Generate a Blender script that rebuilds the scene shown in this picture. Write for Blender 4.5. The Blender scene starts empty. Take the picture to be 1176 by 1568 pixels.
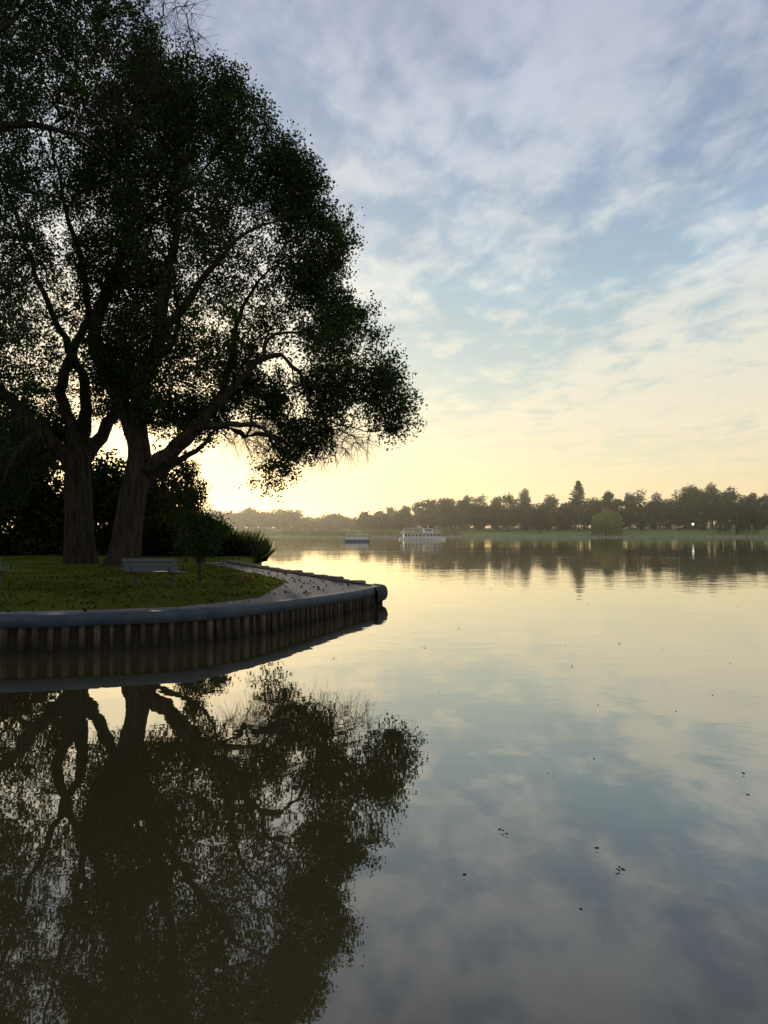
import bpy, math, numpy as np
from mathutils import Vector, noise as mnoise
from mathutils.geometry import delaunay_2d_cdt
rng=np.random.default_rng(7)
scene=bpy.context.scene
EYE=2.1; F=1180.0
def sv(u,v,d):
    """pixel column u, row v at depth d along the lake axis -> metres"""
    return np.array([(u-588)/F*d, d, EYE+(815-v)/F*d])
def lin(r,g,b):
    f=lambda c:(c/255/12.92) if c/255<=.04045 else ((c/255+.055)/1.055)**2.4
    return (f(r),f(g),f(b),1)

# ---------------------------------------------------------------- materials
def new_mat(name):
    m=bpy.data.materials.new(name); m.use_nodes=True
    nt=m.node_tree; nt.nodes.clear()
    out=nt.nodes.new('ShaderNodeOutputMaterial')
    return m,nt,out
def N(nt,t,**k):
    n=nt.nodes.new(t)
    for a,b in k.items(): setattr(n,a,b)
    return n
def ramp(nt,stops,interp='LINEAR'):
    r=N(nt,'ShaderNodeValToRGB'); cr=r.color_ramp; cr.interpolation=interp
    while len(cr.elements)<len(stops): cr.elements.new(.5)
    for e,(p,c) in zip(cr.elements,stops):
        e.position=p; e.color=c if len(c)==4 else (*c,1)
    return r
def rough_mat(name,c1,c2,scale=3,rough=.85,bump=.3,bdist=.02,stretch=(1,1,1),detail=6,spec=.3,metal=0,low_dark=None):
    m,nt,out=new_mat(name)
    tc=N(nt,'ShaderNodeTexCoord'); mp=N(nt,'ShaderNodeMapping'); mp.inputs['Scale'].default_value=stretch
    nz=N(nt,'ShaderNodeTexNoise'); nz.inputs['Scale'].default_value=scale; nz.inputs['Detail'].default_value=detail; nz.inputs['Roughness'].default_value=.65
    rp=ramp(nt,[(.3,c1),(.7,c2)])
    b=N(nt,'ShaderNodeBsdfPrincipled'); b.inputs['Roughness'].default_value=rough; b.inputs['Metallic'].default_value=metal
    b.inputs['Specular IOR Level'].default_value=spec
    bp=N(nt,'ShaderNodeBump'); bp.inputs['Strength'].default_value=bump; bp.inputs['Distance'].default_value=bdist
    L=nt.links.new
    L(tc.outputs['Object'],mp.inputs[0]); L(mp.outputs[0],nz.inputs['Vector']); L(nz.outputs['Fac'],rp.inputs[0])
    L(nz.outputs['Fac'],bp.inputs['Height']); L(bp.outputs[0],b.inputs['Normal'])
    col=rp.outputs[0]
    if low_dark:   # colour darkens towards the bottom, edge broken up by the noise
        sx=N(nt,'ShaderNodeSeparateXYZ'); L(tc.outputs['Object'],sx.inputs[0])
        ad=N(nt,'ShaderNodeMath',operation='MULTIPLY_ADD'); ad.inputs[1].default_value=.25; L(nz.outputs['Fac'],ad.inputs[0]); L(sx.outputs['Z'],ad.inputs[2])
        mr=N(nt,'ShaderNodeMapRange'); mr.inputs['From Min'].default_value=low_dark[0]; mr.inputs['From Max'].default_value=low_dark[1]; mr.inputs['To Min'].default_value=.18; L(ad.outputs[0],mr.inputs['Value'])
        mu=N(nt,'ShaderNodeMixRGB',blend_type='MULTIPLY'); mu.inputs[0].default_value=1; L(col,mu.inputs[1]); L(mr.outputs[0],mu.inputs[2]); col=mu.outputs[0]
    L(col,b.inputs['Base Color'])
    L(b.outputs[0],out.inputs[0])
    return m
def leaf_mat(name,dark,light,transl=.35,nscale=.4):
    m,nt,out=new_mat(name); L=nt.links.new
    tc=N(nt,'ShaderNodeTexCoord'); nz=N(nt,'ShaderNodeTexNoise'); nz.inputs['Scale'].default_value=nscale; nz.inputs['Detail'].default_value=2
    g=N(nt,'ShaderNodeNewGeometry')
    ad=N(nt,'ShaderNodeMath',operation='MULTIPLY_ADD'); ad.inputs[1].default_value=.45; 
    sb=N(nt,'ShaderNodeMath',operation='MULTIPLY_ADD'); sb.inputs[1].default_value=1.6; sb.inputs[2].default_value=-.55
    L(tc.outputs['Object'],nz.inputs['Vector']); L(nz.outputs['Fac'],sb.inputs[0])
    L(g.outputs['Random Per Island'],ad.inputs[0]); L(sb.outputs[0],ad.inputs[2])
    rp=ramp(nt,[(0.05,dark),(.95,light)]); L(ad.outputs[0],rp.inputs[0])
    d=N(nt,'ShaderNodeBsdfDiffuse'); L(rp.outputs[0],d.inputs[0])
    if transl>0:
        t=N(nt,'ShaderNodeBsdfTranslucent'); mx=N(nt,'ShaderNodeMixShader'); mx.inputs[0].default_value=transl
        L(rp.outputs[0],t.inputs[0]); L(d.outputs[0],mx.inputs[1]); L(t.outputs[0],mx.inputs[2]); L(mx.outputs[0],out.inputs[0])
    else: L(d.outputs[0],out.inputs[0])
    return m
M_leaf=leaf_mat('leaf_green',(.012,.023,.007),(.055,.085,.022),.25)
M_leafC=leaf_mat('leaf_dark_green',(.010,.020,.009),(.040,.066,.025),.25)
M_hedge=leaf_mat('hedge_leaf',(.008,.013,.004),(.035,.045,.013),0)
M_young=leaf_mat('young_leaf',(.02,.03,.006),(.09,.085,.02))
M_far=leaf_mat('far_leaf',(.030,.045,.020),(.095,.12,.045),0,.06)  # far leaf colours run paler than near ones, painting in distance haze
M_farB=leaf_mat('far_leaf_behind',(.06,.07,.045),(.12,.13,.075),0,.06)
M_farL=leaf_mat('far_leaf_haze_tint',(.15,.14,.075),(.25,.22,.115),0,.05)  # palest set: the thicker haze on the left is put into the leaf colour
M_willow=leaf_mat('willow_leaf',(.14,.16,.04),(.32,.34,.10),.3,.2)
M_blade=leaf_mat('grass_blade',(.055,.082,.012),(.17,.20,.035),.45,.5)
M_reed=leaf_mat('reed_leaf',(.03,.045,.012),(.12,.12,.04),.4,.8)
M_litter=leaf_mat('fallen_leaf',(.03,.018,.007),(.11,.07,.025),0,2)
M_bark=rough_mat('bark',(.007,.005,.004,1),(.060,.050,.038,1),2.2,.95,1,.12,(3.2,3.2,.45),8,spec=.1)
M_farbark=rough_mat('far_bark',(.06,.055,.04,1),(.10,.09,.07,1),2)
M_path=rough_mat('path_concrete',(.09,.085,.082,1),(.21,.195,.19,1),2.3,.9,.5,.015,detail=12,spec=.1)
M_cap=rough_mat('blue_painted_beam',(.020,.032,.045,1),(.052,.072,.092,1),2.5,.65,.15,.01,detail=10,spec=.2)
M_pile=rough_mat('timber_pile',(.008,.006,.005,1),(.12,.095,.068,1),1.6,.85,.8,.03,(7,7,.35),8,low_dark=(.15,.5))
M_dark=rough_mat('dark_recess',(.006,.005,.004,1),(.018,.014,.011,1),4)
M_rubber=rough_mat('black_rubber',(.008,.008,.008,1),(.018,.018,.018,1),6,.7,spec=.15)
M_bench=rough_mat('bench_paint',(.06,.075,.10,1),(.11,.13,.155,1),6,.5,.2,.004,(1,8,8))
M_steel=rough_mat('dark_steel',(.02,.02,.022,1),(.05,.05,.05,1),6,.5)
M_white=rough_mat('white_paint',(.55,.55,.53,1),(.72,.72,.7,1),.8,.5,.05,.01)
M_glass=rough_mat('dark_window',(.03,.035,.04,1),(.08,.09,.10,1),.5,.15,0,.01,spec=.8)
M_stone=rough_mat('coping_stone',(.07,.063,.058,1),(.17,.155,.14,1),3,.85,.6,.02,spec=.15)
M_shore=rough_mat('shore_stone',(.18,.16,.12,1),(.34,.31,.24,1),.6,.9,.6,.1)
M_hull=rough_mat('hull_grey',(.10,.12,.14,1),(.18,.2,.22,1),.8,.5)

def grass_mat(name,sc,cols):
    m,nt,out=new_mat(name); L=nt.links.new
    tc=N(nt,'ShaderNodeTexCoord')
    a=N(nt,'ShaderNodeTexNoise'); a.inputs['Scale'].default_value=sc; a.inputs['Detail'].default_value=10; a.inputs['Roughness'].default_value=.7
    f=N(nt,'ShaderNodeTexNoise'); f.inputs['Scale'].default_value=sc*25; f.inputs['Detail'].default_value=4
    mx=N(nt,'ShaderNodeMath',operation='MULTIPLY_ADD'); mx.inputs[1].default_value=.45
    s2=N(nt,'ShaderNodeMath',operation='MULTIPLY'); s2.inputs[1].default_value=.6
    L(tc.outputs['Object'],a.inputs['Vector']); L(tc.outputs['Object'],f.inputs['Vector'])
    L(a.outputs['Fac'],s2.inputs[0]); L(f.outputs['Fac'],mx.inputs[0]); L(s2.outputs[0],mx.inputs[2])
    rp=ramp(nt,cols); L(mx.outputs[0],rp.inputs[0])
    b=N(nt,'ShaderNodeBsdfPrincipled'); b.inputs['Roughness'].default_value=.95; b.inputs['Specular IOR Level'].default_value=.1
    bp=N(nt,'ShaderNodeBump'); bp.inputs['Strength'].default_value=.7; bp.inputs['Distance'].default_value=.04
    L(f.outputs['Fac'],bp.inputs['Height']); L(bp.outputs[0],b.inputs['Normal'])
    L(rp.outputs[0],b.inputs['Base Color']); L(b.outputs[0],out.inputs[0])
    return m
M_grass=grass_mat('lawn',.6,[(.36,(.035,.04,.012,1)),(.5,(.095,.125,.02,1)),(.66,(.15,.18,.035,1))])
M_farlawn=grass_mat('far_lawn',.03,[(.36,(.12,.16,.04,1)),(.5,(.20,.27,.06,1)),(.66,(.27,.33,.09,1))])

# ---------------------------------------------------------------- mesh helpers
def link(ob,parent=None):
    scene.collection.objects.link(ob)
    if parent: ob.parent=parent
    return ob
def quads(name,V,Q,mat,parent=None,smooth=False):
    V=np.asarray(V,dtype=np.float32); Q=np.asarray(Q,dtype=np.int32)
    me=bpy.data.meshes.new(name); me.vertices.add(len(V)); me.vertices.foreach_set('co',V.ravel())
    me.loops.add(Q.size); me.loops.foreach_set('vertex_index',Q.ravel())
    me.polygons.add(len(Q)); me.polygons.foreach_set('loop_start',np.arange(len(Q),dtype=np.int32)*4)
    me.update(calc_edges=True); me.validate()
    if smooth: me.polygons.foreach_set('use_smooth',np.ones(len(Q),dtype=bool))
    me.materials.append(mat)
    return link(bpy.data.objects.new(name,me),parent)
def empty(name,loc=(0,0,0),rz=0):
    e=bpy.data.objects.new(name,None); e.location=loc; e.rotation_euler=(0,0,rz); e.empty_display_size=.3
    return link(e)
def pyd(name,V,Fc,mat,parent=None,smooth=False,bevel=0):
    me=bpy.data.meshes.new(name); me.from_pydata([tuple(map(float,v)) for v in V],[],Fc); me.materials.append(mat)
    if smooth:
        for p in me.polygons: p.use_smooth=True
    ob=link(bpy.data.objects.new(name,me),parent)
    if bevel:
        b=ob.modifiers.new('b','BEVEL'); b.width=bevel; b.segments=2; b.limit_method='ANGLE'
    return ob
def boxes(name,bl,mat,parent=None,bevel=0):
    V=[];Fc=[]
    for b in bl:
        x,y,z,sx,sy,sz=b[:6]; rx=b[6] if len(b)>6 else 0
        k=len(V)
        for dz in(-1,1):
            for dy,dx in((-1,-1),(-1,1),(1,1),(1,-1)):
                py,pz=dy*sy/2,dz*sz/2
                V.append((x+dx*sx/2,y+py*math.cos(rx)-pz*math.sin(rx),z+py*math.sin(rx)+pz*math.cos(rx)))
        Fc+=[(k+3,k+2,k+1,k),(k+4,k+5,k+6,k+7)]+[(k+i,k+(i+1)%4,k+4+(i+1)%4,k+4+i) for i in range(4)]
    return pyd(name,V,Fc,mat,parent,bevel=bevel)
def leaves(C,length,width,droop=0):
    """rhombic leaves at centres C"""
    n=len(C); a=rng.normal(size=(n,3)); a[:,2]-=droop; a/=np.linalg.norm(a,axis=1)[:,None]
    b=rng.normal(size=(n,3)); b-= (b*a).sum(1)[:,None]*a; b/=np.linalg.norm(b,axis=1)[:,None]
    s=rng.uniform(.65,1.3,n)[:,None]
    V=np.stack([C-a*length*s/2,C+b*width*s/2-a*length*s*.08,C+a*length*s/2,C-b*width*s/2-a*length*s*.08],1).reshape(-1,3)
    return V,np.arange(4*n).reshape(-1,4)
def tubes(P,R,par,D,sides):
    """frusta for each node with a parent"""
    ang=np.arange(sides)/sides*2*np.pi
    idx=np.where(par>=0)[0]
    def ring(p,d,r):
        ref=np.tile(np.array([0.31,0.95,0.05]),(len(d),1)); 
        u=np.cross(d,ref); u/=np.maximum(np.linalg.norm(u,axis=1),1e-6)[:,None]; w=np.cross(d,u)
        return p[:,None]+r[:,None,None]*(np.cos(ang)[None,:,None]*u[:,None]+np.sin(ang)[None,:,None]*w[:,None])
    pa=par[idx]; thin=R[idx]<.65*R[pa]
    d0=np.where(thin[:,None],D[idx],D[pa]); r0=np.where(thin,R[idx]*1.15,R[pa])
    A=ring(P[pa],d0,r0); B=ring(P[idx],D[idx],R[idx])
    n=len(idx); V=np.concatenate([A,B],1).reshape(-1,3)
    base=(np.arange(n)*2*sides)[:,None]; j=np.arange(sides)[None]; j2=(j+1)%sides
    Q=np.stack([base+j,base+j2,base+sides+j2,base+sides+j],-1).reshape(-1,4)
    return V,Q
def ss(a,b,x):
    t=np.clip((x-a)/(b-a),0,1); return t*t*(3-2*t)

# ---------------------------------------------------------------- trees
def poly_dist(pt,poly):
    a=poly; b=np.roll(poly,-1,0); ab=b-a
    t=np.clip(((pt[:,None]-a)*ab).sum(-1)/(ab**2).sum(-1),0,1)
    q=a+t[...,None]*ab
    return np.linalg.norm(pt[:,None]-q,axis=-1).min(1)
def inside(pt,poly):
    x,y=pt[:,0],pt[:,1]; c=np.zeros(len(pt),bool); n=len(poly)
    for i in range(n):
        x1,y1=poly[i]; x2,y2=poly[(i+1)%n]
        if y1==y2: continue
        c^=((y1>y)!=(y2>y))&(x<(x2-x1)*(y-y1)/(y2-y1)+x1)
    return c
def sample_crown(poly_uv,d,n,maxhd,holes=(),thr=-.3,ns=.5,seed=0,grow=.9,edge=.5,fade=None):
    P=np.array([sv(u,v,d)[[0,2]] for u,v in poly_uv])
    lo,hi=P.min(0),P.max(0); out=[]
    H=[(sv(u,v,d)[[0,2]],ru*d/F,rv*d/F) for u,v,ru,rv in holes]
    cnt=0
    while cnt<n:
        q=rng.uniform(lo,hi,(3000,2)); q=q[inside(q,P)]
        for c,ru,rv in H: q=q[((q[:,0]-c[0])/ru)**2+((q[:,1]-c[1])/rv)**2>1]
        pd=poly_dist(q,P)
        hd=np.minimum(maxhd,.35+grow*pd)
        pr=edge+(1-edge)*np.exp(-pd/2.2)
        if fade: pr=pr*(fade[2]+(1-fade[2])*ss((fade[0]-588)/F*d,(fade[1]-588)/F*d,q[:,0]))
        keep=rng.random(len(q))<pr; q=q[keep]; hd=hd[keep]
        s=rng.uniform(-1,1,len(q)); s=np.sign(s)*np.abs(s)**.7
        p=np.stack([q[:,0],d+s*hd,q[:,1]],1)
        k=np.array([mnoise.noise(Vector((v[0]*ns+seed,v[1]*ns*.5,v[2]*ns)))+.5*mnoise.noise(Vector((v[0]*ns*2.6,v[1]*ns+seed,v[2]*ns*2.6))) for v in p])
        p=p[k>thr]; out.append(p); cnt+=len(p)
    return np.concatenate(out)[:n]
def catmull(pts,step=.45):
    pts=np.array(pts,float); out=[]
    for i in range(len(pts)-1):
        p0=pts[max(i-1,0)];p1=pts[i];p2=pts[i+1];p3=pts[min(i+2,len(pts)-1)]
        n=max(2,int(np.linalg.norm(p2[:3]-p1[:3])/step))
        for t in np.arange(n)/n:
            out.append(.5*((2*p1)+(-p0+p2)*t+(2*p0-5*p1+4*p2-p3)*t*t+(-p0+3*p1-3*p2+p3)*t**3))
    out.append(pts[-1]); return np.array(out)
def grow_tree(name,limbs,targets,bare,leafmat,nleaf,lsize,spread,tipr=.012,droop=.3):
    P=[];R=[];par=[];plen=[]
    for L in limbs:
        c=catmull([[*sv(u,v,d),r] for u,v,d,r in L])
        if not P: prev=-1
        else:
            A=np.array(P); prev=int(np.argmin(np.linalg.norm(A-c[0,:3],axis=1))); c=c[1:]
        for q in c:
            wob=rng.normal(size=3)*.05*(0 if q[3]>.4 else 1)
            P.append(q[:3]+wob); R.append(max(q[3],.02)); par.append(prev); plen.append(0 if prev<0 else plen[prev]+.45); prev=len(P)-1
    nman=len(P)
    T=np.concatenate([targets,bare]) if len(bare) else targets
    isb=np.zeros(len(T),bool); isb[len(targets):]=True
    A=np.array(P); dist=np.array([np.linalg.norm(A-t,axis=1).min() for t in T])
    order=np.argsort(dist+rng.uniform(0,1.5,len(T)))
    cap=nman+len(T)*14; PA=np.zeros((cap,3)); PA[:nman]=A; PL=np.zeros(cap); PL[:nman]=plen
    par+= [0]*(cap-nman); R+= [0.]*(cap-nman); n=nman; tips=[]
    ok0=A[:,2]>4.5   # nothing sprouts low on the trunk
    pen=np.zeros(cap); pen[:nman]=np.where(ok0,0,50)
    for i in order:
        t=T[i]; dd=np.linalg.norm(PA[:n]-t,axis=1); dz=PA[:n,2]-t[2]
        k=int(np.argmin(dd+.12*PL[:n]+pen[:n]+.25*np.maximum(dz,0)*(0 if isb[i] else 1)))
        p0=PA[k]; L=dd[k]; m=max(1,min(12,int(L/.5)))
        bow=np.array([0,0,.10*L])+rng.normal(size=3)*.10*L
        prev=k
        for s in range(1,m+1):
            f=s/m; q=p0+(t-p0)*f+bow*4*f*(1-f)*.6+(rng.normal(size=3)*.06 if s<m else 0)
            PA[n]=q; par[n]=prev; PL[n]=PL[prev]+L/m; prev=n; n+=1
        tips.append((prev,isb[i]))
    PA=PA[:n]; par=np.array(par[:n]); R=np.array(R[:n])
    acc=np.zeros(n); ch=np.zeros(n,bool); ch[par[par>=0]]=True
    r=np.zeros(n)
    for i in range(n-1,-1,-1):
        base=tipr**2.2 if not ch[i] else acc[i]
        r[i]=base**(1/2.2)
        if par[i]>=0: acc[par[i]]+=base
    r=np.minimum(r,.16)
    r[:nman]=R[:nman]
    pp=np.maximum(par,0); D=PA-PA[pp]; D[0]=(0,0,1)
    D/=np.maximum(np.linalg.norm(D,axis=1),1e-6)[:,None]
    root=empty(name)
    V,Q=tubes(PA[:nman],r[:nman],par[:nman],D[:nman],14)
    quads('trunk_and_limbs',V,Q,M_bark,root,True)
    par2=par.copy(); par2[:nman]=-1
    V,Q=tubes(PA,r,par2,D,4)
    tipi=np.array([t for t,b in tips if not b]); tb=np.array([t for t,b in tips if b],int)
    def twigl(idx,k,l,down):
        s=np.repeat(PA[idx],k,0); dr=rng.normal(size=s.shape)+1.0*np.repeat(D[idx],k,0); dr[:,2]-=down; dr/=np.linalg.norm(dr,axis=1)[:,None]
        e=s+dr*(rng.uniform(.4,1,len(s))*l)[:,None]
        w=np.cross(dr,rng.normal(size=s.shape)); w/=np.linalg.norm(w,axis=1)[:,None]; w*=.009
        return np.stack([s-w,s+w,e+w*.4,e-w*.4],1).reshape(-1,3),e
    tv,te=twigl(tipi,4,spread*1.9,0); Vs=[V,tv]; Qs=[Q,np.arange(len(tv)).reshape(-1,4)+len(V)]
    if len(tb):
        b1,e1=twigl(tb,9,1.5,.6); off=len(V)+len(tv); Vs.append(b1); Qs.append(np.arange(len(b1)).reshape(-1,4)+off)
    quads('branches',np.concatenate(Vs),np.concatenate(Qs),M_bark,root)
    cen=np.concatenate([te,PA[tipi]]); per=nleaf/len(cen)
    w=rng.gamma(1.4,.7,len(cen))
    C=np.repeat(cen,np.maximum(0,np.round(per*w)).astype(int),0); C=C+rng.normal(size=C.shape)*spread*.32
    V,Q=leaves(C,lsize,lsize*.66,droop=droop)
    quads('foliage',V,Q,leafmat,root)
    return root
polyB=[(150,130),(215,75),(300,78),(345,100),(392,148),(418,200),(452,243),(486,270),(474,300),(490,322),(530,352),(524,395),(492,425),(500,450),(540,463),(574,496),(584,543),(608,588),(630,643),(602,662),(562,650),(530,640),(505,668),(462,690),(430,732),(415,750),(404,715),(430,685),(430,650),(400,632),(345,645),(300,672),(250,655),(205,640),(160,590),(120,480),(110,300)]
twB=[(320,640),(480,640),(575,668),(550,690),(480,700),(400,690),(345,676)]
TB=sample_crown(polyB,33,2700,3.4,holes=[(424,535,34,42),(170,480,24,44),(235,590,14,22),(255,664,22,16),(305,470,17,20),(150,330,18,26),(330,590,16,14),(385,400,14,12)],seed=3.1,thr=-.12,ns=.66,edge=.36,fade=(110,240,.36))
BB=sample_crown(twB,33,200,2.0,thr=-1)
topt=sample_crown([(190,0),(240,-30),(310,-10),(300,60),(230,75)],33,30,2,thr=-1)
grow_tree('lakeside_tree',[
 [(186,880,33,1.05),(189,866,33,.8),(193,835,33,.66),(200,780,33,.58),(208,735,33,.57),(213,700,33,.5),(209,650,33,.41),(216,590,32.5,.34),(238,520,32.3,.28),(250,440,32.3,.22),(262,380,32.5,.17),(270,320,32.5,.12),(262,230,32.5,.07),(280,150,32.5,.03)],
 [(211,722,33,.42),(245,704,32.6,.36),(282,670,32.2,.31),(312,642,32,.26),(345,602,31.7,.20),(378,572,31.6,.16),(402,546,31.6,.13),(432,546,31.6,.1),(458,572,31.6,.08),(478,618,31.4,.055),(520,650,31.2,.035),(572,660,31,.015)],
 [(402,546,31.6,.09),(408,520,31.6,.075),(440,508,31.8,.055),(490,520,32,.035),(540,560,32,.02)],
 [(211,680,33,.42),(182,612,33.5,.37),(153,556,34,.34),(142,500,34,.29),(160,440,34,.23),(185,372,34,.18),(204,315,34,.14),(190,240,34,.08),(200,150,34,.04)],
 [(185,372,34,.12),(240,312,33,.09),(295,270,32.5,.06),(350,200,32.5,.03)],
 [(230,540,32.4,.22),(290,450,31.5,.15),(330,400,31,.11),(372,350,31,.07),(430,330,31.3,.04)],
 [(330,620,31.8,.15),(355,540,33,.12),(370,470,34,.09),(400,420,34.5,.05),(460,380,34.5,.03)],
 [(300,652,32.1,.16),(350,650,31,.12),(400,655,30.6,.08),(440,690,30.5,.03)],
 [(205,760,33,.3),(228,735,34,.22),(258,712,35,.18),(300,690,36,.12),(330,655,36.5,.06)],
],TB,np.concatenate([BB,topt]),M_leaf,180000,.128,.5)
polyA=[(-160,650),(-180,200),(-60,-40),(60,-90),(160,-50),(230,30),(290,85),(300,200),(270,350),(240,500),(210,620),(160,640),(110,660),(75,700),(50,745),(20,775),(-40,785),(-130,740)]
TA=sample_crown(polyA,36,2650,4.5,holes=[(95,520,22,42),(125,610,24,32),(170,655,24,20),(60,350,20,24),(110,240,16,18)],seed=9.4,thr=-.15,ns=.6,edge=.5)
grow_tree('lakeside_tree',[
 [(125,876,35,1.05),(124,862,35,.82),(122,830,35,.68),(120,780,35,.62),(118,735,35,.6),(118,700,35,.5),(106,650,35,.29),(92,600,35,.25),(105,540,35,.21),(130,490,35,.17),(120,400,35,.13),(90,300,35,.08),(70,180,35,.05)],
 [(118,722,35,.42),(88,684,34.5,.35),(50,650,34,.3),(10,610,34,.25),(-50,540,34,.18),(-90,420,34,.1),(-130,300,34,.05)],
 [(118,700,35,.38),(130,640,36,.3),(127,580,36.5,.23),(96,520,37,.17),(60,440,37,.12),(20,330,37,.1),(-30,200,37,.06)],
 [(120,712,35,.38),(155,664,35.5,.3),(188,612,36,.25),(232,560,36.5,.17),(270,500,37,.11),(260,400,37,.06)],
 [(60,655,34,.2),(30,690,33,.12),(0,740,32.5,.05)],
],TA,np.zeros((0,3)),M_leaf,180000,.135,.5)
polyC=[(-420,600),(-450,0),(-300,-350),(-50,-400),(60,-200),(120,-20),(95,60),(55,120),(80,190),(55,260),(45,380),(55,470),(40,600),(20,690),(-100,700),(-300,640)]
TC=sample_crown(polyC,25,1700,4,seed=5.5,edge=.6)
grow_tree('overhanging_tree',[
 [(-150,890,25,.7),(-148,862,25,.5),(-145,700,25,.42),(-140,500,25,.38),(-110,330,25,.3),(-60,230,25,.22),(0,186,25,.13),(65,188,25,.09),(130,206,25,.05),(165,240,25,.02)],
 [(-140,500,25,.3),(-200,300,25,.2),(-230,100,25,.14),(-200,-100,25,.08)],
 [(-110,330,25,.2),(-60,120,24.5,.13),(0,20,24.5,.08),(70,-60,24.5,.04)],
 [(-142,540,25,.2),(-90,470,24,.13),(-30,430,24,.08),(20,430,24,.04)],
],TC,sample_crown([(60,170),(200,190),(250,60),(270,20),(120,60)],25,40,1,thr=-1),M_leafC,120000,.10,.42,droop=1.0)

def small_tree(name,base,h,lobes,n,ls,mat,tr=.045):
    x,y,z=base; root=empty(name)
    P=[np.array([x,y,z-.1])]; R=[tr*1.3]; par=[-1]
    K=10
    for i in range(1,K+1):
        f=i/K; P.append(np.array([x+rng.normal()*.02*h*.3,y+rng.normal()*.02,z+h*.93*f])); R.append(tr*(1-.85*f)); par.append(i-1)
    C=[]
    for (lx,ly,lz,rx,ry,rz) in lobes:
        for _ in range(9):
            d=rng.normal(size=3); d/=np.linalg.norm(d); d*=rng.uniform(.3,.95)
            e=np.array([x+lx+d[0]*rx,y+ly+d[1]*ry,z+lz+d[2]*rz])
            k=max(2,min(K-1,int((e[2]-z-.15*h)/h*K))); s=P[k]
            for f in(.33,.66,1): 
                P.append(s+(e-s)*f+np.array([0,0,.08*h*.3*f*(1-f)*4])); R.append(tr*.35*(1-.7*f)); par.append(k if f==.33 else len(P)-2)
            C.append(e)
    P=np.array(P);par=np.array(par);R=np.array(R); D=P-P[np.maximum(par,0)]; D[0]=(0,0,1); D/=np.maximum(np.linalg.norm(D,axis=1),1e-6)[:,None]
    V,Q=tubes(P,R,par,D,6); quads('trunk',V,Q,M_bark,root,True)
    C=np.array(C); rr=np.mean([l[3] for l in lobes])
    C=np.repeat(C,int(n/len(C)),0); C=C+rng.normal(size=C.shape)*rr*.26
    V,Q=leaves(C,ls,ls*.65,droop=.4); quads('foliage',V,Q,mat,root)
    return root
b=sv(307,892,22.5)
small_tree('young_tree',(b[0],22.5,.60),2.8,[(-.1,0,1.95,.6,.5,.45),(.15,0,1.4,.65,.5,.45),(.6,.1,1.6,.3,.35,.25),(-.4,0,1.35,.4,.4,.4),(-.15,0,2.45,.3,.3,.25),(.1,0,1.05,.45,.4,.22)],6500,.075,M_leaf)
small_tree('young_tree',((285-588)/F*36,36,.6),5.2,[(0,0,4.4,.6,.6,.7),(.3,0,3.4,.75,.7,.8),(-.5,0,3.2,.7,.7,.8),(.4,0,2.3,.8,.8,.7),(-.3,0,2,.8,.8,.7)],6000,.11,M_young,.07)

def mass_pts(lobes,n,shell=.45,amp=.28):
    L=np.array(lobes); vol=L[:,3]*L[:,5]; cnt=np.maximum(4,(n*vol/vol.sum()).astype(int)); out=[]
    for l,c in zip(L,cnt):
        d=rng.normal(size=(c,3)); d/=np.linalg.norm(d,axis=1)[:,None]; d*=(rng.uniform(.1,1,c)**shell)[:,None]
        k=1+amp*np.sin(d[:,0]*7+l[0]*3)*np.sin(d[:,2]*6+l[2])+.10*rng.normal(size=c)
        out.append(l[:3]+d*l[3:6]*k[:,None])
    return np.concatenate(out)
def mass(name,lobes,n,ls,mat,parent=None,droop=.2):
    C=mass_pts(lobes,n); V,Q=leaves(C,ls,ls*.7,droop=droop); return quads(name,V,Q,mat,parent)
lob=[]
for x in np.arange(-44,-11.5,1.3):
    h=5.4+rng.uniform(-1.3,1.3)-(1.9 if x>-13.5 else 0)+ (2.5 if x<-22 else 0)
    lob.append((x,50+rng.uniform(-1.5,1.5),1.1,1.5,1.6,1.0)); lob.append((x+.6,53,1.3,1.5,1.6,1.2)); lob.append((x,50+rng.uniform(-1.5,1.5),.6+h*.45,1.5,1.6,h*.4)); lob.append((x+.5,50+rng.uniform(-1,1),.6+h*.72,1.2,1.3,h*.3))
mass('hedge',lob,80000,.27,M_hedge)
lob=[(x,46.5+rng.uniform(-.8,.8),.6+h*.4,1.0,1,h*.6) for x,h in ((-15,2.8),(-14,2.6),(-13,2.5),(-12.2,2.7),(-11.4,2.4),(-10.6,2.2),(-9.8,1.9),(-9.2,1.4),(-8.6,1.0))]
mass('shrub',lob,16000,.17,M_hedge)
lob=[]
for x in np.arange(-60,-16,3.0):
    h=rng.uniform(9,12)-(3 if x>-22 else 0); y=62+rng.uniform(-3,3)
    for _ in range(7): lob.append((x+rng.uniform(-1.8,1.8),y+rng.uniform(-2,2),rng.uniform(.15,.85)*h+.7,2.4,2.4,h*.2))
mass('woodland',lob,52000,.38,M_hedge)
n=900; bx=rng.uniform(-9.6,-7.7,n); by=rng.uniform(46.5,51,n); hh=rng.uniform(.8,2.4,n)*(1-.25*(bx+9.6)/1.9); tx=rng.normal(size=n)*.28
w=.025
V=np.stack([np.stack([bx-w,by,np.full(n,.2)],1),np.stack([bx+w,by,np.full(n,.2)],1),np.stack([bx+tx*.5+w*.8,by,.2+hh*.6],1),np.stack([bx+tx*1.3,by,.2+hh],1)],1).reshape(-1,3)
quads('reeds',V,np.arange(4*n).reshape(-1,4),M_reed)

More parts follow.
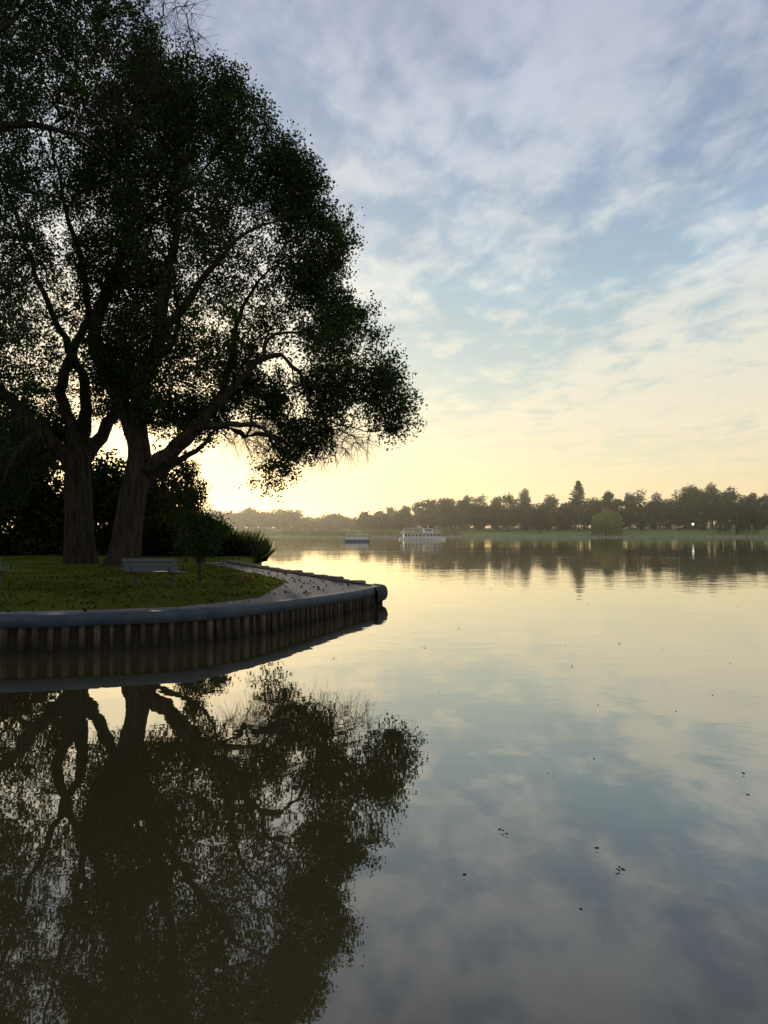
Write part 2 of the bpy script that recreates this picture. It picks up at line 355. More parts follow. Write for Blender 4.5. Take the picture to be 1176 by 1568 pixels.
# ---------------------------------------------------------------- peninsula
def gz(x,y): return .60-.13*ss(-3.6,-.3,x)
front=[(-60,10.5),(-30,12.2),(-14,13.1),(-9.3,13.3),(-6.4,13.5),(-5.2,13.8),(-3.92,14.3),(-3.45,14.65),(-2.98,15.3),(-2.5,16.15),(-2.1,17.1),(-1.66,18.25),(-.83,20.5),(-.4,21.8),(-.18,22.5)]
tip=[(-.14,22.95),(-.34,23.35)]
back=[(-.8,23.9),(-1.95,25.7),(-3.2,27.7),(-4.2,29.8),(-5.4,32.6),(-6.6,35.2),(-7.6,38)]
E=catmull([(x,y,0) for x,y in front+tip+back],.22)[:,:2]
T=np.gradient(E,axis=0); T/=np.linalg.norm(T,axis=1)[:,None]; NRM=np.stack([-T[:,1],T[:,0]],1) # left of travel = inland
EZ=gz(E[:,0],E[:,1])
rest=[(-8,43),(-7.9,47),(-8.0,50.5),(-10,53),(-16,56),(-60,62),(-200,75),(-200,5),(-80,9.5)]
B=np.concatenate([E,np.array(rest,float)])
gx,gy=np.meshgrid(np.arange(-40,0,.8),np.arange(10,60,.8)); G=np.stack([gx.ravel(),gy.ravel()],1)+rng.uniform(-.2,.2,(gx.size,2))
G=G[inside(G,B)]; G=G[poly_dist(G,B)>.4]
pts=[Vector(p) for p in np.concatenate([B,G])]; nb=len(B)
vo,eo,fo,_,_,_=delaunay_2d_cdt(pts,[(i,(i+1)%nb) for i in range(nb)],[],1,1e-5)
VV=[(p.x,p.y,float(gz(p.x,p.y))+(.03*mnoise.noise(Vector((p.x*.3,p.y*.3,0))) )) for p in vo]
FF=[tuple(f) for f in fo]
k=len(VV); VV+=[(p[0],p[1],float(gz(p[0],p[1]))) for p in B]+[(p[0],p[1],-1.) for p in B]
FF+=[(k+i,k+(i+1)%nb,k+nb+(i+1)%nb,k+nb+i) for i in range(nb)]
pyd('lawn_ground',VV,FF,M_grass)
wd=np.full(len(E),.85); wd=np.where((E[:,1]>23.2),1.35,wd)
ker=np.ones(9)/9; wd=np.convolve(np.pad(wd,4,'edge'),ker,'valid')
wd=wd+.09*np.array([mnoise.noise(Vector((p[0]*1.3,p[1]*1.3,0))) for p in E])
inner=E+NRM*wd[:,None]
i_front=[i for i in range(len(E)) if E[i,1]<23 and E[i,0]<-2.0]; i_back=[i for i in range(len(E)) if E[i,1]>23 and E[i,0]<-3.2]
poly=np.concatenate([E+NRM*.2, inner[i_back][::-1], np.array([[-2.9,23.2]]), inner[i_front][::-1]])
npz=len(poly)
gx,gy=np.meshgrid(np.arange(-8,0,.4),np.arange(12,38,.4)); G2=np.stack([gx.ravel(),gy.ravel()],1); G2=G2[inside(G2,poly)]; G2=G2[poly_dist(G2,poly)>.15]
vo,eo,fo,_,_,_=delaunay_2d_cdt([Vector(p) for p in np.concatenate([poly,G2])],[(i,(i+1)%npz) for i in range(npz)],[],1,1e-5)
pyd('footpath',[(p.x,p.y,float(gz(p.x,p.y))+.035) for p in vo],[tuple(f) for f in fo],M_path)
PATHPOLY=poly
quay=empty('quay_wall')
prof=[(-.15,-.15),(-.15,.0),(-.13,.045),(.22,.05),(.22,-.15)]
V=[];n=len(E)
for o,z in prof: V.append(np.column_stack([E+NRM*o,EZ+z]))
V=np.concatenate(V); m=len(prof)
Q=[(j*n+i,j*n+i+1,((j+1)%m)*n+i+1,((j+1)%m)*n+i) for j in range(m) for i in range(n-1)]
quads('cap_beam',V,Q,M_cap,quay)
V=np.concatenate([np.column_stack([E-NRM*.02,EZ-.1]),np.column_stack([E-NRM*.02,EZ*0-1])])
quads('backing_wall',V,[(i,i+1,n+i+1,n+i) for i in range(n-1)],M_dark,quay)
S=np.concatenate([[0],np.cumsum(np.linalg.norm(np.diff(E,axis=0),axis=1))])
def at(s): return [np.interp(s,S,a) for a in (E[:,0],E[:,1],NRM[:,0],NRM[:,1])]
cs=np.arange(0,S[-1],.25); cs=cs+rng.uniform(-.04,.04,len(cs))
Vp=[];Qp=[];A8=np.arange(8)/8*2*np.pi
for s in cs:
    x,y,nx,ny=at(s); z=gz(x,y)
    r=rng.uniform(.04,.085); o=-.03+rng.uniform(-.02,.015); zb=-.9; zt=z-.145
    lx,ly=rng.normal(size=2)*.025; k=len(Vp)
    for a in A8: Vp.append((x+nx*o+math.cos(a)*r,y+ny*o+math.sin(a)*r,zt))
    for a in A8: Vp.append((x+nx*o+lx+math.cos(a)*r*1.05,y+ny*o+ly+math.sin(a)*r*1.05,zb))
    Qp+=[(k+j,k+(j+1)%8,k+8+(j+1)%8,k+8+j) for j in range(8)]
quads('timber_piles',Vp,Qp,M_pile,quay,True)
bl=[]
for s in np.arange(1,S[-1],1.7):
    x,y,nx,ny=at(s); bl.append((x-nx*.155,y-ny*.155,gz(x,y)-.07,.03,.03,.03))
boxes('bolts',bl,M_steel,quay,.008)
i0=int(np.argmin(np.linalg.norm(E-np.array([-.16,22.7]),axis=1))); V=[]
ids=list(range(max(0,i0-4),i0+5))
for i in ids:
    p=E[i]-NRM[i]*.12; o=-NRM[i]
    for a in np.linspace(-90,90,9):
        ca,sa=math.cos(math.radians(a)),math.sin(math.radians(a))
        V.append((p[0]+o[0]*ca*.13,p[1]+o[1]*ca*.13,EZ[i]-.15+sa*.22))
Q=[(a*9+j,(a+1)*9+j,(a+1)*9+j+1,a*9+j+1) for a in range(len(ids)-1) for j in range(8)]
quads('rubber_fender',V,Q,M_rubber,quay,True)
Vc=[];Fc=[]
s=float(S[np.argmin(np.linalg.norm(E-np.array([-.5,23.6]),axis=1))])
while s<S[-1]-.3:
    L=rng.uniform(.32,.5); sm=s+L/2
    x,y,nx,ny=at(sm); z=gz(x,y)+.05; h=rng.uniform(.06,.12)
    tx,ty=ny,-nx; k=len(Vc)
    for zz,sc in((z,1),(z+h,.82)):
        for a,b_ in((-1,-1),(1,-1),(1,1),(-1,1)):
            Vc.append((x+nx*.08+tx*a*L*.46*sc+nx*b_*.17*sc,y+ny*.08+ty*a*L*.46*sc+ny*b_*.17*sc,zz+rng.normal()*.008))
    Fc+=[(k+3,k+2,k+1,k),(k+4,k+5,k+6,k+7)]+[(k+i,k+(i+1)%4,k+4+(i+1)%4,k+4+i) for i in range(4)]
    s+=L+rng.uniform(.03,.12)
pyd('coping_stones',Vc,Fc,M_stone,quay,bevel=.03)

def land_pts(n,x0,x1,y0,y1,path=False):
    q=np.stack([rng.uniform(x0,x1,n),rng.uniform(y0,y1,n)],1); q=q[inside(q,B)]; q=q[poly_dist(q,B[::4])>.25]
    if not path: q=q[~inside(q,PATHPOLY)]
    return q
q=np.concatenate([land_pts(70000,-11,-2,12.8,22),land_pts(80000,-15,-2,20,36),land_pts(25000,-22,-7,34,50)])
C=np.column_stack([q,gz(q[:,0],q[:,1])+.02]); n=len(C)
hh=rng.uniform(.025,.07,n)*(1+ss(20,36,q[:,1])*.6); ww=rng.uniform(.006,.014,n)*(1+ss(20,36,q[:,1])); a=rng.uniform(0,np.pi,n); dx=np.stack([np.cos(a)*ww,np.sin(a)*ww,a*0],1); le=rng.normal(size=(n,3))*.02; le[:,2]=hh
V=np.stack([C-dx,C+dx,C+le*.6+dx*.7,C+le],1).reshape(-1,3); quads('grass',V,np.arange(4*n).reshape(-1,4),M_blade)
def flat(C,l,tilt=.35):
    n=len(C); a=rng.uniform(0,6.28,n); A=np.stack([np.cos(a),np.sin(a),rng.normal(size=n)*tilt],1); Bv=np.stack([-np.sin(a),np.cos(a),rng.normal(size=n)*tilt],1); s=rng.uniform(.5,1.2,n)[:,None]*l
    return np.stack([C-A*s/2,C+Bv*s*.32,C+A*s/2,C-Bv*s*.32],1).reshape(-1,3),np.arange(4*n).reshape(-1,4)
q=land_pts(6000,-13,0,12.9,36,True); q=q[~(inside(q,PATHPOLY)&(rng.random(len(q))<.65))]; C=np.column_stack([q,gz(q[:,0],q[:,1])+.075])
V,Q=flat(C,.10,.6); quads('fallen_leaves',V,Q,M_litter)
spots=[(768,1271,3),(955,1328,3),(915,1300,1),(840,1185,2),(1148,1218,1),(910,1158,1),(893,1375,1),(858,988,2),(873,1020,2),(703,962,2),(733,961,2),(627,955,3),(648,991,3),(1030,1085,1),(912,1080,1),(670,1058,1),(1137,1185,1),(511,1008,3),(395,1050,2),(706,1335,1),(945,985,1),(1090,1065,1),(235,990,3),(300,985,3),(160,1305,1),(110,1215,2),(560,960,2)]
C=[]
for u,v,k in spots:
    d=EYE*F/(v-815); c=np.array([(u-588)/F*d,d,.01])
    for _ in range(k): C.append(c+np.array([rng.normal()*.022,rng.normal()*.018,rng.uniform(0,.008)]))
q=np.stack([rng.uniform(-6,20,60),rng.uniform(9,45,60)],1); q=q[~inside(q,B)]
C=np.concatenate([np.array(C),np.column_stack([q,np.full(len(q),.012)])])
V,Q=flat(C,.045,.3); quads('floating_leaves',V,Q,M_litter)

# ---------------------------------------------------------------- benches, bollard
def bench(loc,rz):
    r=empty('park_bench',loc,rz)
    boxes('seat',[(0,.10+i*.125,.45-.008*i,1.5,.105,.035) for i in range(-1,3)],M_bench,r,.008)
    boxes('backrest',[(0,-.13-i*.035,.53+i*.115,1.5,.03,.095,.22) for i in range(3)],M_bench,r,.008)
    L=[]
    for s in(-.53,.53):
        L+=[(s,.12,.21,.07,.07,.44),(s,.15,.415,.06,.5,.035),(s,.12,.012,.11,.36,.024),(s,-.15,.60,.05,.035,.44,.22)]
    boxes('legs',L,M_steel,r,.006)
    boxes('armrests',[(s,.14,.66,.05,.4,.03) for s in(-.72,.72)]+[(s,.31,.555,.035,.035,.19) for s in(-.72,.72)],M_steel,r,.006)
    return r
b=sv(234,903,20.2); bench((b[0],20.2,.61),math.radians(-10))
bench((-10.95,20.9,.61),math.radians(-8))
bo=empty('bollard',((378-588)/F*23.8,23.8,.56))
V=[];A=np.arange(12)/12*2*np.pi; prof=[(.075,0),(.07,.16),(.085,.17),(.085,.2),(.05,.24),(0.001,.25)]
for r_,z in prof: V+= [(math.cos(a)*r_,math.sin(a)*r_,z) for a in A]
pyd('post',V,[(j*12+i,j*12+(i+1)%12,(j+1)*12+(i+1)%12,(j+1)*12+i) for j in range(5) for i in range(12)],rough_mat('bollard_rust',(.10,.045,.02,1),(.2,.1,.05,1),8),bo,True)

# ---------------------------------------------------------------- far shore
def shore_y(x): return 300+12*math.sin(x*.012+1)+35*ss(-15,-70,x)
xs=np.concatenate([np.linspace(-6000,-500,12),np.linspace(-450,450,120),np.linspace(500,6000,12)])
off=[0,1.5,12,30,60,100,160,260,500,1200,6000]; zz=[-.3,.45,.9,1.7,3.1,3.9,4.6,5.5,6.5,7.5,8.5]
V=[]
for o,z in zip(off,zz):
    for x in xs: V.append((x,shore_y(np.clip(x,-450,450))+o,z+(0.3*mnoise.noise(Vector((x*.03,o*.03,0))) if 1<o<300 else 0)))
nx_=len(xs); quads('far_bank',V,[(j*nx_+i,j*nx_+i+1,(j+1)*nx_+i+1,(j+1)*nx_+i) for j in range(len(off)-1) for i in range(nx_-1)],M_farlawn,smooth=True)
def fz(x,y): return float(np.interp(y-shore_y(x),off,zz))
V=[];xe=np.linspace(-5,200,160)
for dy,z in((-.3,-.3),(-.3,.55),(.6,.6)):
    for x in xe: V.append((x,shore_y(x)+dy,z+.12*mnoise.noise(Vector((x*.4,z,0)))))
quads('shore_wall',V,[(j*160+i,j*160+i+1,(j+1)*160+i+1,(j+1)*160+i) for j in range(2) for i in range(159)],M_shore)
def far_tree_pts(x,y,h,w,n):
    z0=fz(x,y); L=[]
    for _ in range(rng.integers(11,16)):
        f=rng.uniform(.2,.84); rr=w*.5*math.sqrt(max(.1,1-abs(f-.45)**1.6*2.2))*rng.uniform(.42,.62)
        L.append((x+rng.normal()*w*.26*(1.15-f),y+rng.normal()*w*.22,z0+f*h,rr,rr,rr*rng.uniform(.6,.9)))
    L.append((x+rng.normal()*.5,y,z0+h*.86,w*.22,w*.2,h*.12))
    return mass_pts(L,n,.5,.2),z0
def treeline(name,specs,mat,ls):
    root=empty(name); Cs=[];tv=[];tq=[];k=0
    for x,y,h,w,n in specs:
        C,z0=far_tree_pts(x,y,h,w,n); Cs.append(C)
        P=np.array([[x,y,z0-.3],[x+rng.normal()*.2,y,z0+h*.2],[x+rng.normal()*.4,y,z0+h*.42],[x+w*.2,y,z0+h*.62],[x-w*.2,y,z0+h*.62]]); pr=np.array([-1,0,1,2,2]); R=np.array([.03,.024,.02,.01,.01])*h*.8
        D=P-P[np.maximum(pr,0)]; D[0]=(0,0,1); D/=np.linalg.norm(D,axis=1)[:,None]
        v,q_=tubes(P,R,pr,D,5); tv.append(v); tq.append(q_+k); k+=len(v)
    V,Q=leaves(np.concatenate(Cs),ls,ls*.8); quads('crowns',V,Q,mat,root); quads('trunks',np.concatenate(tv),np.concatenate(tq),M_farbark,root)
def ux(u,d): return (u-588)/F*d
prof=[(566,788),(585,782),(610,780),(632,774),(652,762),(672,764),(690,768),(712,764),(735,760),(760,764),(785,753),(806,768),(830,762),(856,767),(880,762),(905,765),(930,750),(955,760),(985,752),(1010,762),(1035,752),(1058,745),(1085,740),(1112,747),(1140,752),(1170,757),(1200,750),(1235,756),(1270,746)]
front_sp=[];back_sp=[]
for u,v in prof:
    for rep,(dd,vo_) in enumerate(((368,0),(425,-3),(385,8),(335,22))):
        if rep==3 and rng.random()<.8: continue
        d=dd+rng.uniform(-8,8); uu=u+rng.uniform(-10,10)+(11 if rep in(1,2) else 0); x=ux(uu,d); top=EYE+(815-(v+vo_+rng.uniform(-6,7)))/F*d
        if d<shore_y(x)+12: d=shore_y(x)+12
        h=top-fz(x,d); wv=rng.uniform(10,16)*(.7 if rep==3 else 1)
        if uu<650: wv*=.8
        (back_sp if rep==1 else front_sp).append((x,d,h,wv,2100))
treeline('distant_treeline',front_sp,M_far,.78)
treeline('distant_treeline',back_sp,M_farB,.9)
prof=[(330,782),(348,786),(366,784),(384,779),(402,785),(425,781),(445,783),(470,793),(495,795),(515,789),(535,796),(552,797),(575,795),(600,797)]
sp=[]
for u,v in prof:
    for dd in(420,450,480):
        uu=u+rng.uniform(-9,9); x=ux(uu,dd); top=EYE+(815-v-rng.uniform(-4,4))/F*dd
        sp.append((x,dd+rng.uniform(-8,8),max(4,top-fz(x,dd)),rng.uniform(12,19),1400))
for u in range(40,330,20):
    x=ux(u,430); sp.append((x,430,14,15,700))
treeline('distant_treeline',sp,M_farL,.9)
lob=[]
for x in np.concatenate([np.linspace(-150,-2,75),np.linspace(-2,30,14)]):
    y=shore_y(x)+rng.uniform(4,9); h=rng.uniform(1.5,3.6); lob.append((x,y,fz(x,y)+h*.4,rng.uniform(2,4),1.8,h*.6))
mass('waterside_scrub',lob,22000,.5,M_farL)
lob=[]
for x in np.linspace(20,240,80):
    y=shore_y(x)+rng.uniform(75,105); h=rng.uniform(3,7); lob.append((x,y,fz(x,y)+h*.4,rng.uniform(2,4),1.8,h*.6))
mass('park_shrubbery',lob,30000,.65,M_farB)
def conifer(u,v,d,w):
    x=ux(u,d); z0=fz(x,d); top=EYE+(815-v)/F*d; h=top-z0; root=empty('conifer_tree'); C=[]
    for t in np.linspace(.45,.985,11):
        R=w*(1.02-t)*2.0+.5
        for k in range(9):
            a=rng.uniform(0,6.28); L=R*rng.uniform(.6,1.1); m=60; s=rng.uniform(.1,1,m)
            C.append(np.stack([x+math.cos(a)*L*s,d+math.sin(a)*L*s,z0+h*t+.3*L*s+rng.normal(size=m)*.22],1)+rng.normal(size=(m,3))*.2)
    V,Q=leaves(np.concatenate(C),.55,.35); quads('foliage',V,Q,M_far,root)
    P=np.array([[x,d,z0-.3],[x,d,z0+h*.5],[x,d,z0+h*.98]]);D=np.tile([0.,0,1],(3,1)); V,Q=tubes(P,np.array([.4,.25,.05]),np.array([-1,0,1]),D,6); quads('trunk',V,Q,M_farbark,root)
conifer(886,738,350,5)
def willow(u,vt,d,w,mat):
    """curtains of hanging shoots falling from several domed heads"""
    x=ux(u,d); z0=fz(x,d); top=EYE+(815-vt)/F*d; h=top-z0; root=empty('willow_tree'); C=[]
    for hx,hy,hh_,hr in ((0,0,1,.24),(-.26,.1,.78,.17),(.27,-.1,.84,.18),(.10,-.2,.9,.16),(-.38,-.1,.5,.11),(.41,.05,.6,.11)):
        for _ in range(70):
            a=rng.uniform(0,6.28); rr=hr*w*rng.uniform(.1,1)**.6; zt=z0+h*hh_*(1-.22*(rr/(hr*w))**2); zb=z0+rng.uniform(.0,.28)*h
            m=28; t=np.linspace(0,1,m)**.9; C.append(np.stack([x+hx*w+math.cos(a)*(rr+t*.35),d+hy*w+math.sin(a)*(rr+t*.35),zt+(zb-zt)*t],1)+rng.normal(size=(m,3))*.12)
    V,Q=leaves(np.concatenate(C),.6,.22,droop=4); quads('foliage',V,Q,mat,root)
    P=np.array([[x,d,z0-.3],[x+.2,d,z0+h*.4],[x-.5,d,z0+h*.8]]);D=np.tile([0.,0,1],(3,1)); V,Q=tubes(P,np.array([.5,.35,.1]),np.array([-1,0,1]),D,6); quads('trunk',V,Q,M_farbark,root)
willow(928,777,314,13,M_willow); willow(1128,755,326,18,M_far)
def lamp(u,v,d):
    x=ux(u,d); z0=fz(x,d); top=EYE+(815-v)/F*d; r=empty('street_lamp',(x,d,z0)); h=top-z0
    V=[];A=np.arange(8)/8*6.2832
    for rr,z in((.12,-.2),(.1,.5),(.05,.6),(.05,h-.3),(.12,h-.28)): V+=[(math.cos(a)*rr,math.sin(a)*rr,z) for a in A]
    pyd('post',V,[(j*8+i,j*8+(i+1)%8,(j+1)*8+(i+1)%8,(j+1)*8+i) for j in range(4) for i in range(8)],M_steel,r)
    m,nt,o=new_mat('lamp_globe'); e=N(nt,'ShaderNodeEmission'); e.inputs[0].default_value=(1,.93,.8,1); e.inputs[1].default_value=2.2; nt.links.new(e.outputs[0],o.inputs[0])
    V=[]
    for p in np.linspace(-1.4,1.4,7): V+=[(math.cos(a)*.5*math.cos(p),math.sin(a)*.5*math.cos(p),h+.1+.5*math.sin(p)) for a in A]
    pyd('globe',V,[(j*8+i,j*8+(i+1)%8,(j+1)*8+(i+1)%8,(j+1)*8+i) for j in range(6) for i in range(8)],m,r,True)
lamp(1061,803,306)
def riverboat(u,d,L):
    r=empty('riverboat',(ux(u,d),d,0),math.radians(4)); h=L/2
    V=[];sec=[(-h,.9,.55),(-h*.85,1.9,.5),(0,2.1,.45),(h*.7,1.9,.5),(h,.15,.85)]
    for x,w,zt in sec: V+=[(x,-w,zt),(x,-w*.85,-.3),(x,w*.85,-.3),(x,w,zt)]
    Fh=[(a*4+j,(a+1)*4+j,(a+1)*4+j+1,a*4+j+1) for a in range(4) for j in range(3)]+[(0,1,2,3),(16,19,18,17)]+[(a*4+3,(a+1)*4+3,(a+1)*4,a*4) for a in range(4)]
    pyd('hull',V,Fh,M_white,r)
    boxes('lower_cabin',[(-.3,0,1.15,L*.78,3.3,1.3)],M_white,r,.05)
    boxes('windows',[(-.3+L*.78*(i-4.5)/10,0,1.25,L*.062,3.36,.8) for i in range(10)],M_glass,r)
    boxes('upper_deck',[(-.2,0,1.87,L*.9,3.9,.12)],M_white,r,.02)
    boxes('wheelhouse',[(L*.12,0,2.55,L*.2,2.4,1.24)],M_white,r,.04)
    boxes('wheelhouse_windows',[(L*.12,0,2.7,L*.16,2.46,.55)],M_glass,r)
    boxes('railings',[(-L*.05+L*.84*(i-8)/16,s*1.85,2.3,.05,.05,.75) for i in range(17) for s in(-1,1)]+[(-L*.05,s*1.85,z,L*.84,.05,.05) for s in(-1,1) for z in(2.35,2.68)],M_white,r)
    boxes('canopy',[(-L*.2,0,3.3,L*.42,3.7,.1)]+[(-L*.2+a*L*.2,b_*1.8,2.6,.07,.07,1.35) for a in(-1,0,1) for b_ in(-1,1)],M_white,r)
    boxes('mast',[(L*.12,0,3.7,.08,.08,1.1),(-L*.4,0,2.3,.3,.3,.8)],M_white,r)
riverboat(647,225,13.6)
def pontoon(u,d,L):
    r=empty('pontoon_boat',(ux(u,d),d,0),math.radians(-5))
    boxes('hull',[(0,s,.15,L,.6,.5) for s in(-.8,.8)]+[(0,0,.46,L*.98,2.3,.1)],M_hull,r,.12)
    boxes('cabin_sides',[(0,s*1.1,.75,L*.9,.05,.5) for s in(-1,1)],M_white,r)
    boxes('canopy',[(0,0,1.65,L*.92,2.4,.12)]+[(a*L*.42,b_*1.05,1.15,.06,.06,1.0) for a in(-1,0,1) for b_ in(-1,1)],M_white,r)
    boxes('seats',[(x,0,.75,.5,1.6,.45) for x in(-L*.3,0,L*.3)],M_glass,r,.04)
pontoon(547,170,5.4)

# ---------------------------------------------------------------- water
m,nt,out=new_mat('lake_water'); L=nt.links.new
tc=N(nt,'ShaderNodeTexCoord')
def nz(scale,st,det=2,rough=.5):
    mp=N(nt,'ShaderNodeMapping'); mp.inputs['Scale'].default_value=st; t=N(nt,'ShaderNodeTexNoise'); t.inputs['Scale'].default_value=scale; t.inputs['Detail'].default_value=det; t.inputs['Roughness'].default_value=rough
    L(tc.outputs['Object'],mp.inputs[0]); L(mp.outputs[0],t.inputs['Vector']); return t.outputs['Fac']
a=nz(1.5,(.8,1.2,1),3); bb=nz(.35,(.7,1.1,1),2); msk=nz(.03,(.5,1.5,1),3)
mr=ramp(nt,[(.42,(.35,.35,.35,1)),(.62,(2.6,2.6,2.6,1))]); L(msk,mr.inputs[0])
b1=N(nt,'ShaderNodeBump'); b1.inputs['Strength'].default_value=1; b1.inputs['Distance'].default_value=.010; L(bb,b1.inputs['Height'])
mu=N(nt,'ShaderNodeMath',operation='MULTIPLY'); L(a,mu.inputs[0]); L(mr.outputs[0],mu.inputs[1])
b2=N(nt,'ShaderNodeBump'); b2.inputs['Strength'].default_value=1; b2.inputs['Distance'].default_value=.003; L(mu.outputs[0],b2.inputs['Height']); L(b1.outputs[0],b2.inputs['Normal'])
lw=N(nt,'ShaderNodeLayerWeight'); lw.inputs['Blend'].default_value=.5; L(b2.outputs[0],lw.inputs['Normal'])
pw=N(nt,'ShaderNodeMath',operation='POWER'); pw.inputs[1].default_value=2.4; L(lw.outputs['Facing'],pw.inputs[0])
df=N(nt,'ShaderNodeBsdfDiffuse'); df.inputs[0].default_value=(.062,.049,.019,1)
gl=N(nt,'ShaderNodeBsdfGlossy'); gl.inputs['Roughness'].default_value=.012; gl.inputs[0].default_value=(.96,.94,.87,1); L(b2.outputs[0],gl.inputs['Normal'])
mx=N(nt,'ShaderNodeMixShader'); L(pw.outputs[0],mx.inputs[0]); L(df.outputs[0],mx.inputs[1]); L(gl.outputs[0],mx.inputs[2]); L(mx.outputs[0],out.inputs[0])
pyd('lake_water',[(-6000,-300,0),(6000,-300,0),(6000,6000,0),(-6000,6000,0)],[(0,1,2,3)],m)

# ---------------------------------------------------------------- mist lying over the far side of the lake
m,nt,out=new_mat('morning_mist')
v=nt.nodes.new('ShaderNodeVolumeScatter'); v.inputs['Color'].default_value=(1,.93,.8,1); v.inputs['Density'].default_value=.0005; v.inputs['Anisotropy'].default_value=.7
nt.links.new(v.outputs[0],out.inputs['Volume'])
V=[(-900,140,-2),(900,140,-2),(900,900,-2),(-900,900,-2),(-900,140,26),(900,140,26),(900,900,26),(-900,900,26)]
pyd('morning_mist',V,[(3,2,1,0),(4,5,6,7),(0,1,5,4),(1,2,6,5),(2,3,7,6),(3,0,4,7)],m)

# ---------------------------------------------------------------- sky, sun
SAZ,SEL=math.radians(-17.5),math.radians(7.5)
Sd=Vector((math.sin(SAZ)*math.cos(SEL),math.cos(SAZ)*math.cos(SEL),math.sin(SEL)))
sun=bpy.data.lights.new('sun','SUN'); sun.energy=2.3; sun.angle=math.radians(.5); sun.color=(1,.84,.6)
so=link(bpy.data.objects.new('sun',sun)); so.rotation_mode='QUATERNION'; so.rotation_quaternion=Sd.to_track_quat('Z','Y')
w=bpy.data.worlds.new('World'); scene.world=w; w.use_nodes=True; nt=w.node_tree; nt.nodes.clear(); L=nt.links.new
try: w.cycles.sampling_method='NONE'
except Exception: pass
out=N(nt,'ShaderNodeOutputWorld')
sky=N(nt,'ShaderNodeTexSky'); sky.sky_type='NISHITA'; sky.sun_disc=False; sky.sun_elevation=SEL; sky.sun_rotation=SAZ; sky.dust_density=.4
bg1=N(nt,'ShaderNodeBackground'); bg1.inputs[1].default_value=.05; L(sky.outputs[0],bg1.inputs[0])
tc=N(nt,'ShaderNodeTexCoord'); sx=N(nt,'ShaderNodeSeparateXYZ'); L(tc.outputs['Generated'],sx.inputs[0])
def MA(op,a,b=None,c=None):
    n=N(nt,'ShaderNodeMath',operation=op)
    for i,q in enumerate((a,b,c)):
        if q is None: continue
        if isinstance(q,(int,float)): n.inputs[i].default_value=q
        else: L(q,n.inputs[i])
    return n.outputs[0]
def SM(x,a,b):
    n=N(nt,'ShaderNodeMapRange',interpolation_type='SMOOTHSTEP'); n.inputs['From Min'].default_value=a; n.inputs['From Max'].default_value=b; L(x,n.inputs['Value']); return n.outputs[0]
z=MA('MAXIMUM',sx.outputs['Z'],0.0); zc=MA('ADD',z,.07)
cx=MA('DIVIDE',sx.outputs['X'],zc); cy=MA('DIVIDE',sx.outputs['Y'],zc)
cb=N(nt,'ShaderNodeCombineXYZ'); L(cx,cb.inputs[0]); L(cy,cb.inputs[1])
def wn(scale,st,rot,loc,det,rough,dist=0):
    mp=N(nt,'ShaderNodeMapping'); mp.inputs['Scale'].default_value=st; mp.inputs['Rotation'].default_value=(0,0,math.radians(rot)); mp.inputs['Location'].default_value=loc
    t=N(nt,'ShaderNodeTexNoise'); t.inputs['Scale'].default_value=scale; t.inputs['Detail'].default_value=det; t.inputs['Roughness'].default_value=rough; t.inputs['Distortion'].default_value=dist
    L(cb.outputs[0],mp.inputs[0]); L(mp.outputs[0],t.inputs['Vector']); return t.outputs['Fac']
big=wn(.9,(1,.7,1),25,(3.3,1.7,0),2,.5,.3); mid=wn(4.2,(1,.6,1),-30,(0.3,5,0),3,.5,.3); fin=wn(9.5,(1,.6,1),40,(1,2,0),4,.55,.2)
az=MA('ARCTAN2',sx.outputs['X'],sx.outputs['Y']); el=MA('ADD',MA('ARCSINE',z),MA('MULTIPLY',MA('SUBTRACT',mid,.5),.10))
line=MA('MULTIPLY_ADD',MA('SUBTRACT',az,.086),.62,.135)
dl=MA('SUBTRACT',line,el)
bank=MA('MULTIPLY',MA('MULTIPLY',SM(dl,-.01,.035),SM(el,.10,.15)),SM(az,.03,.14))
gap=MA('MULTIPLY',MA('MULTIPLY',SM(dl,-.16,-.05),MA('SUBTRACT',1.0,SM(dl,-.03,.02))),SM(az,.05,.2))
mask=MA('ADD',MA('MULTIPLY',big,.30),MA('ADD',MA('MULTIPLY',mid,.36),MA('MULTIPLY',fin,.34)))
mask=MA('ADD',mask,MA('SUBTRACT',MA('MULTIPLY',bank,.055),MA('MULTIPLY',gap,.03)))
mk=ramp(nt,[(.40,(0,0,0,1)),(.59,(1,1,1,1))],'EASE'); L(mask,mk.inputs[0])
skr=ramp(nt,[(0,lin(226,194,150)),(.1,lin(212,198,166)),(.2,lin(184,192,184)),(.3,lin(158,178,190)),(.42,lin(142,158,184)),(.6,lin(134,144,172)),(1,lin(84,105,140))]); L(z,skr.inputs[0])
clr=ramp(nt,[(0,lin(228,196,152)),(.1,lin(230,206,170)),(.2,lin(228,216,190)),(.32,lin(216,217,212)),(.45,lin(198,202,211)),(.6,lin(182,182,202)),(1,lin(140,150,170))]); L(z,clr.inputs[0])
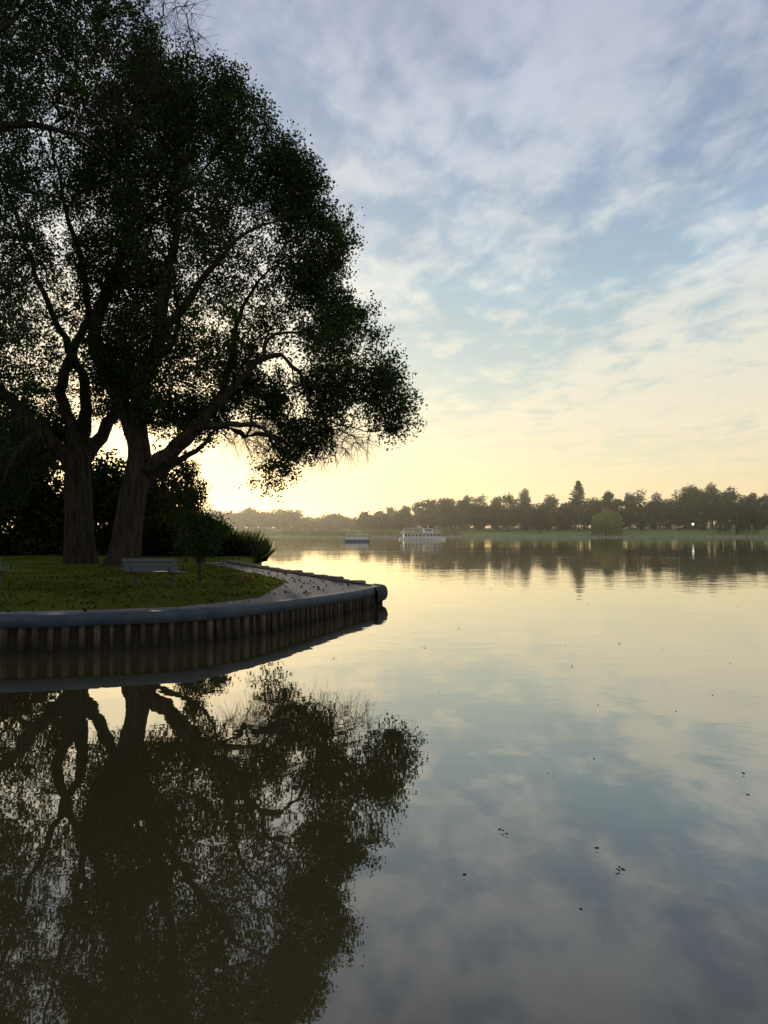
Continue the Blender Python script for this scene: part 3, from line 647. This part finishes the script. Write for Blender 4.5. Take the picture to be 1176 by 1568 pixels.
mxc=N(nt,'ShaderNodeMixRGB'); L(mk.outputs[0],mxc.inputs[0]); L(skr.outputs[0],mxc.inputs[1]); L(clr.outputs[0],mxc.inputs[2])
shade=MA('MULTIPLY_ADD',MA('SUBTRACT',wn(2.2,(1,.6,1),-25,(7,3,0),3,.55,.2),.5),-.5,1.0)
shm=N(nt,'ShaderNodeMixRGB',blend_type='MULTIPLY'); shm.inputs[0].default_value=1; L(mxc.outputs[0],shm.inputs[1]); L(MA('ADD',1.0,MA('MULTIPLY',MA('SUBTRACT',shade,1.0),SM(z,.12,.35))),shm.inputs[2])
dt=N(nt,'ShaderNodeVectorMath',operation='DOT_PRODUCT'); L(tc.outputs['Generated'],dt.inputs[0]); dt.inputs[1].default_value=Sd
dp=MA('MAXIMUM',dt.outputs['Value'],0.0)
g1=MA('POWER',dp,9); g2=MA('POWER',dp,40)
def glow(f,c):
    n=N(nt,'ShaderNodeMixRGB',blend_type='MULTIPLY'); n.inputs[0].default_value=1; L(f,n.inputs[1]); n.inputs[2].default_value=c; return n.outputs[0]
def addc(a,b):
    n=N(nt,'ShaderNodeMixRGB',blend_type='ADD'); n.inputs[0].default_value=1; L(a,n.inputs[1]); L(b,n.inputs[2]); return n.outputs[0]
tot=addc(addc(shm.outputs[0],glow(g1,(.09,.065,.0,1))),glow(g2,(.28,.14,.0,1)))
bg2=N(nt,'ShaderNodeBackground'); bg2.inputs[1].default_value=.87; L(tot,bg2.inputs[0])
ads=N(nt,'ShaderNodeAddShader'); L(bg1.outputs[0],ads.inputs[0]); L(bg2.outputs[0],ads.inputs[1]); L(ads.outputs[0],out.inputs[0])

# ---------------------------------------------------------------- camera
cam=bpy.data.cameras.new('camera'); co=link(bpy.data.objects.new('camera',cam)); scene.camera=co
cam.sensor_fit='VERTICAL'; cam.sensor_height=36; cam.lens=F/1568*36; cam.clip_start=.1; cam.clip_end=12000
co.location=(0,0,EYE); co.rotation_euler=(math.radians(90+math.degrees(math.atan(31/F))),0,0)
scene.view_settings.view_transform='Standard'; scene.view_settings.look='None'; scene.view_settings.exposure=0
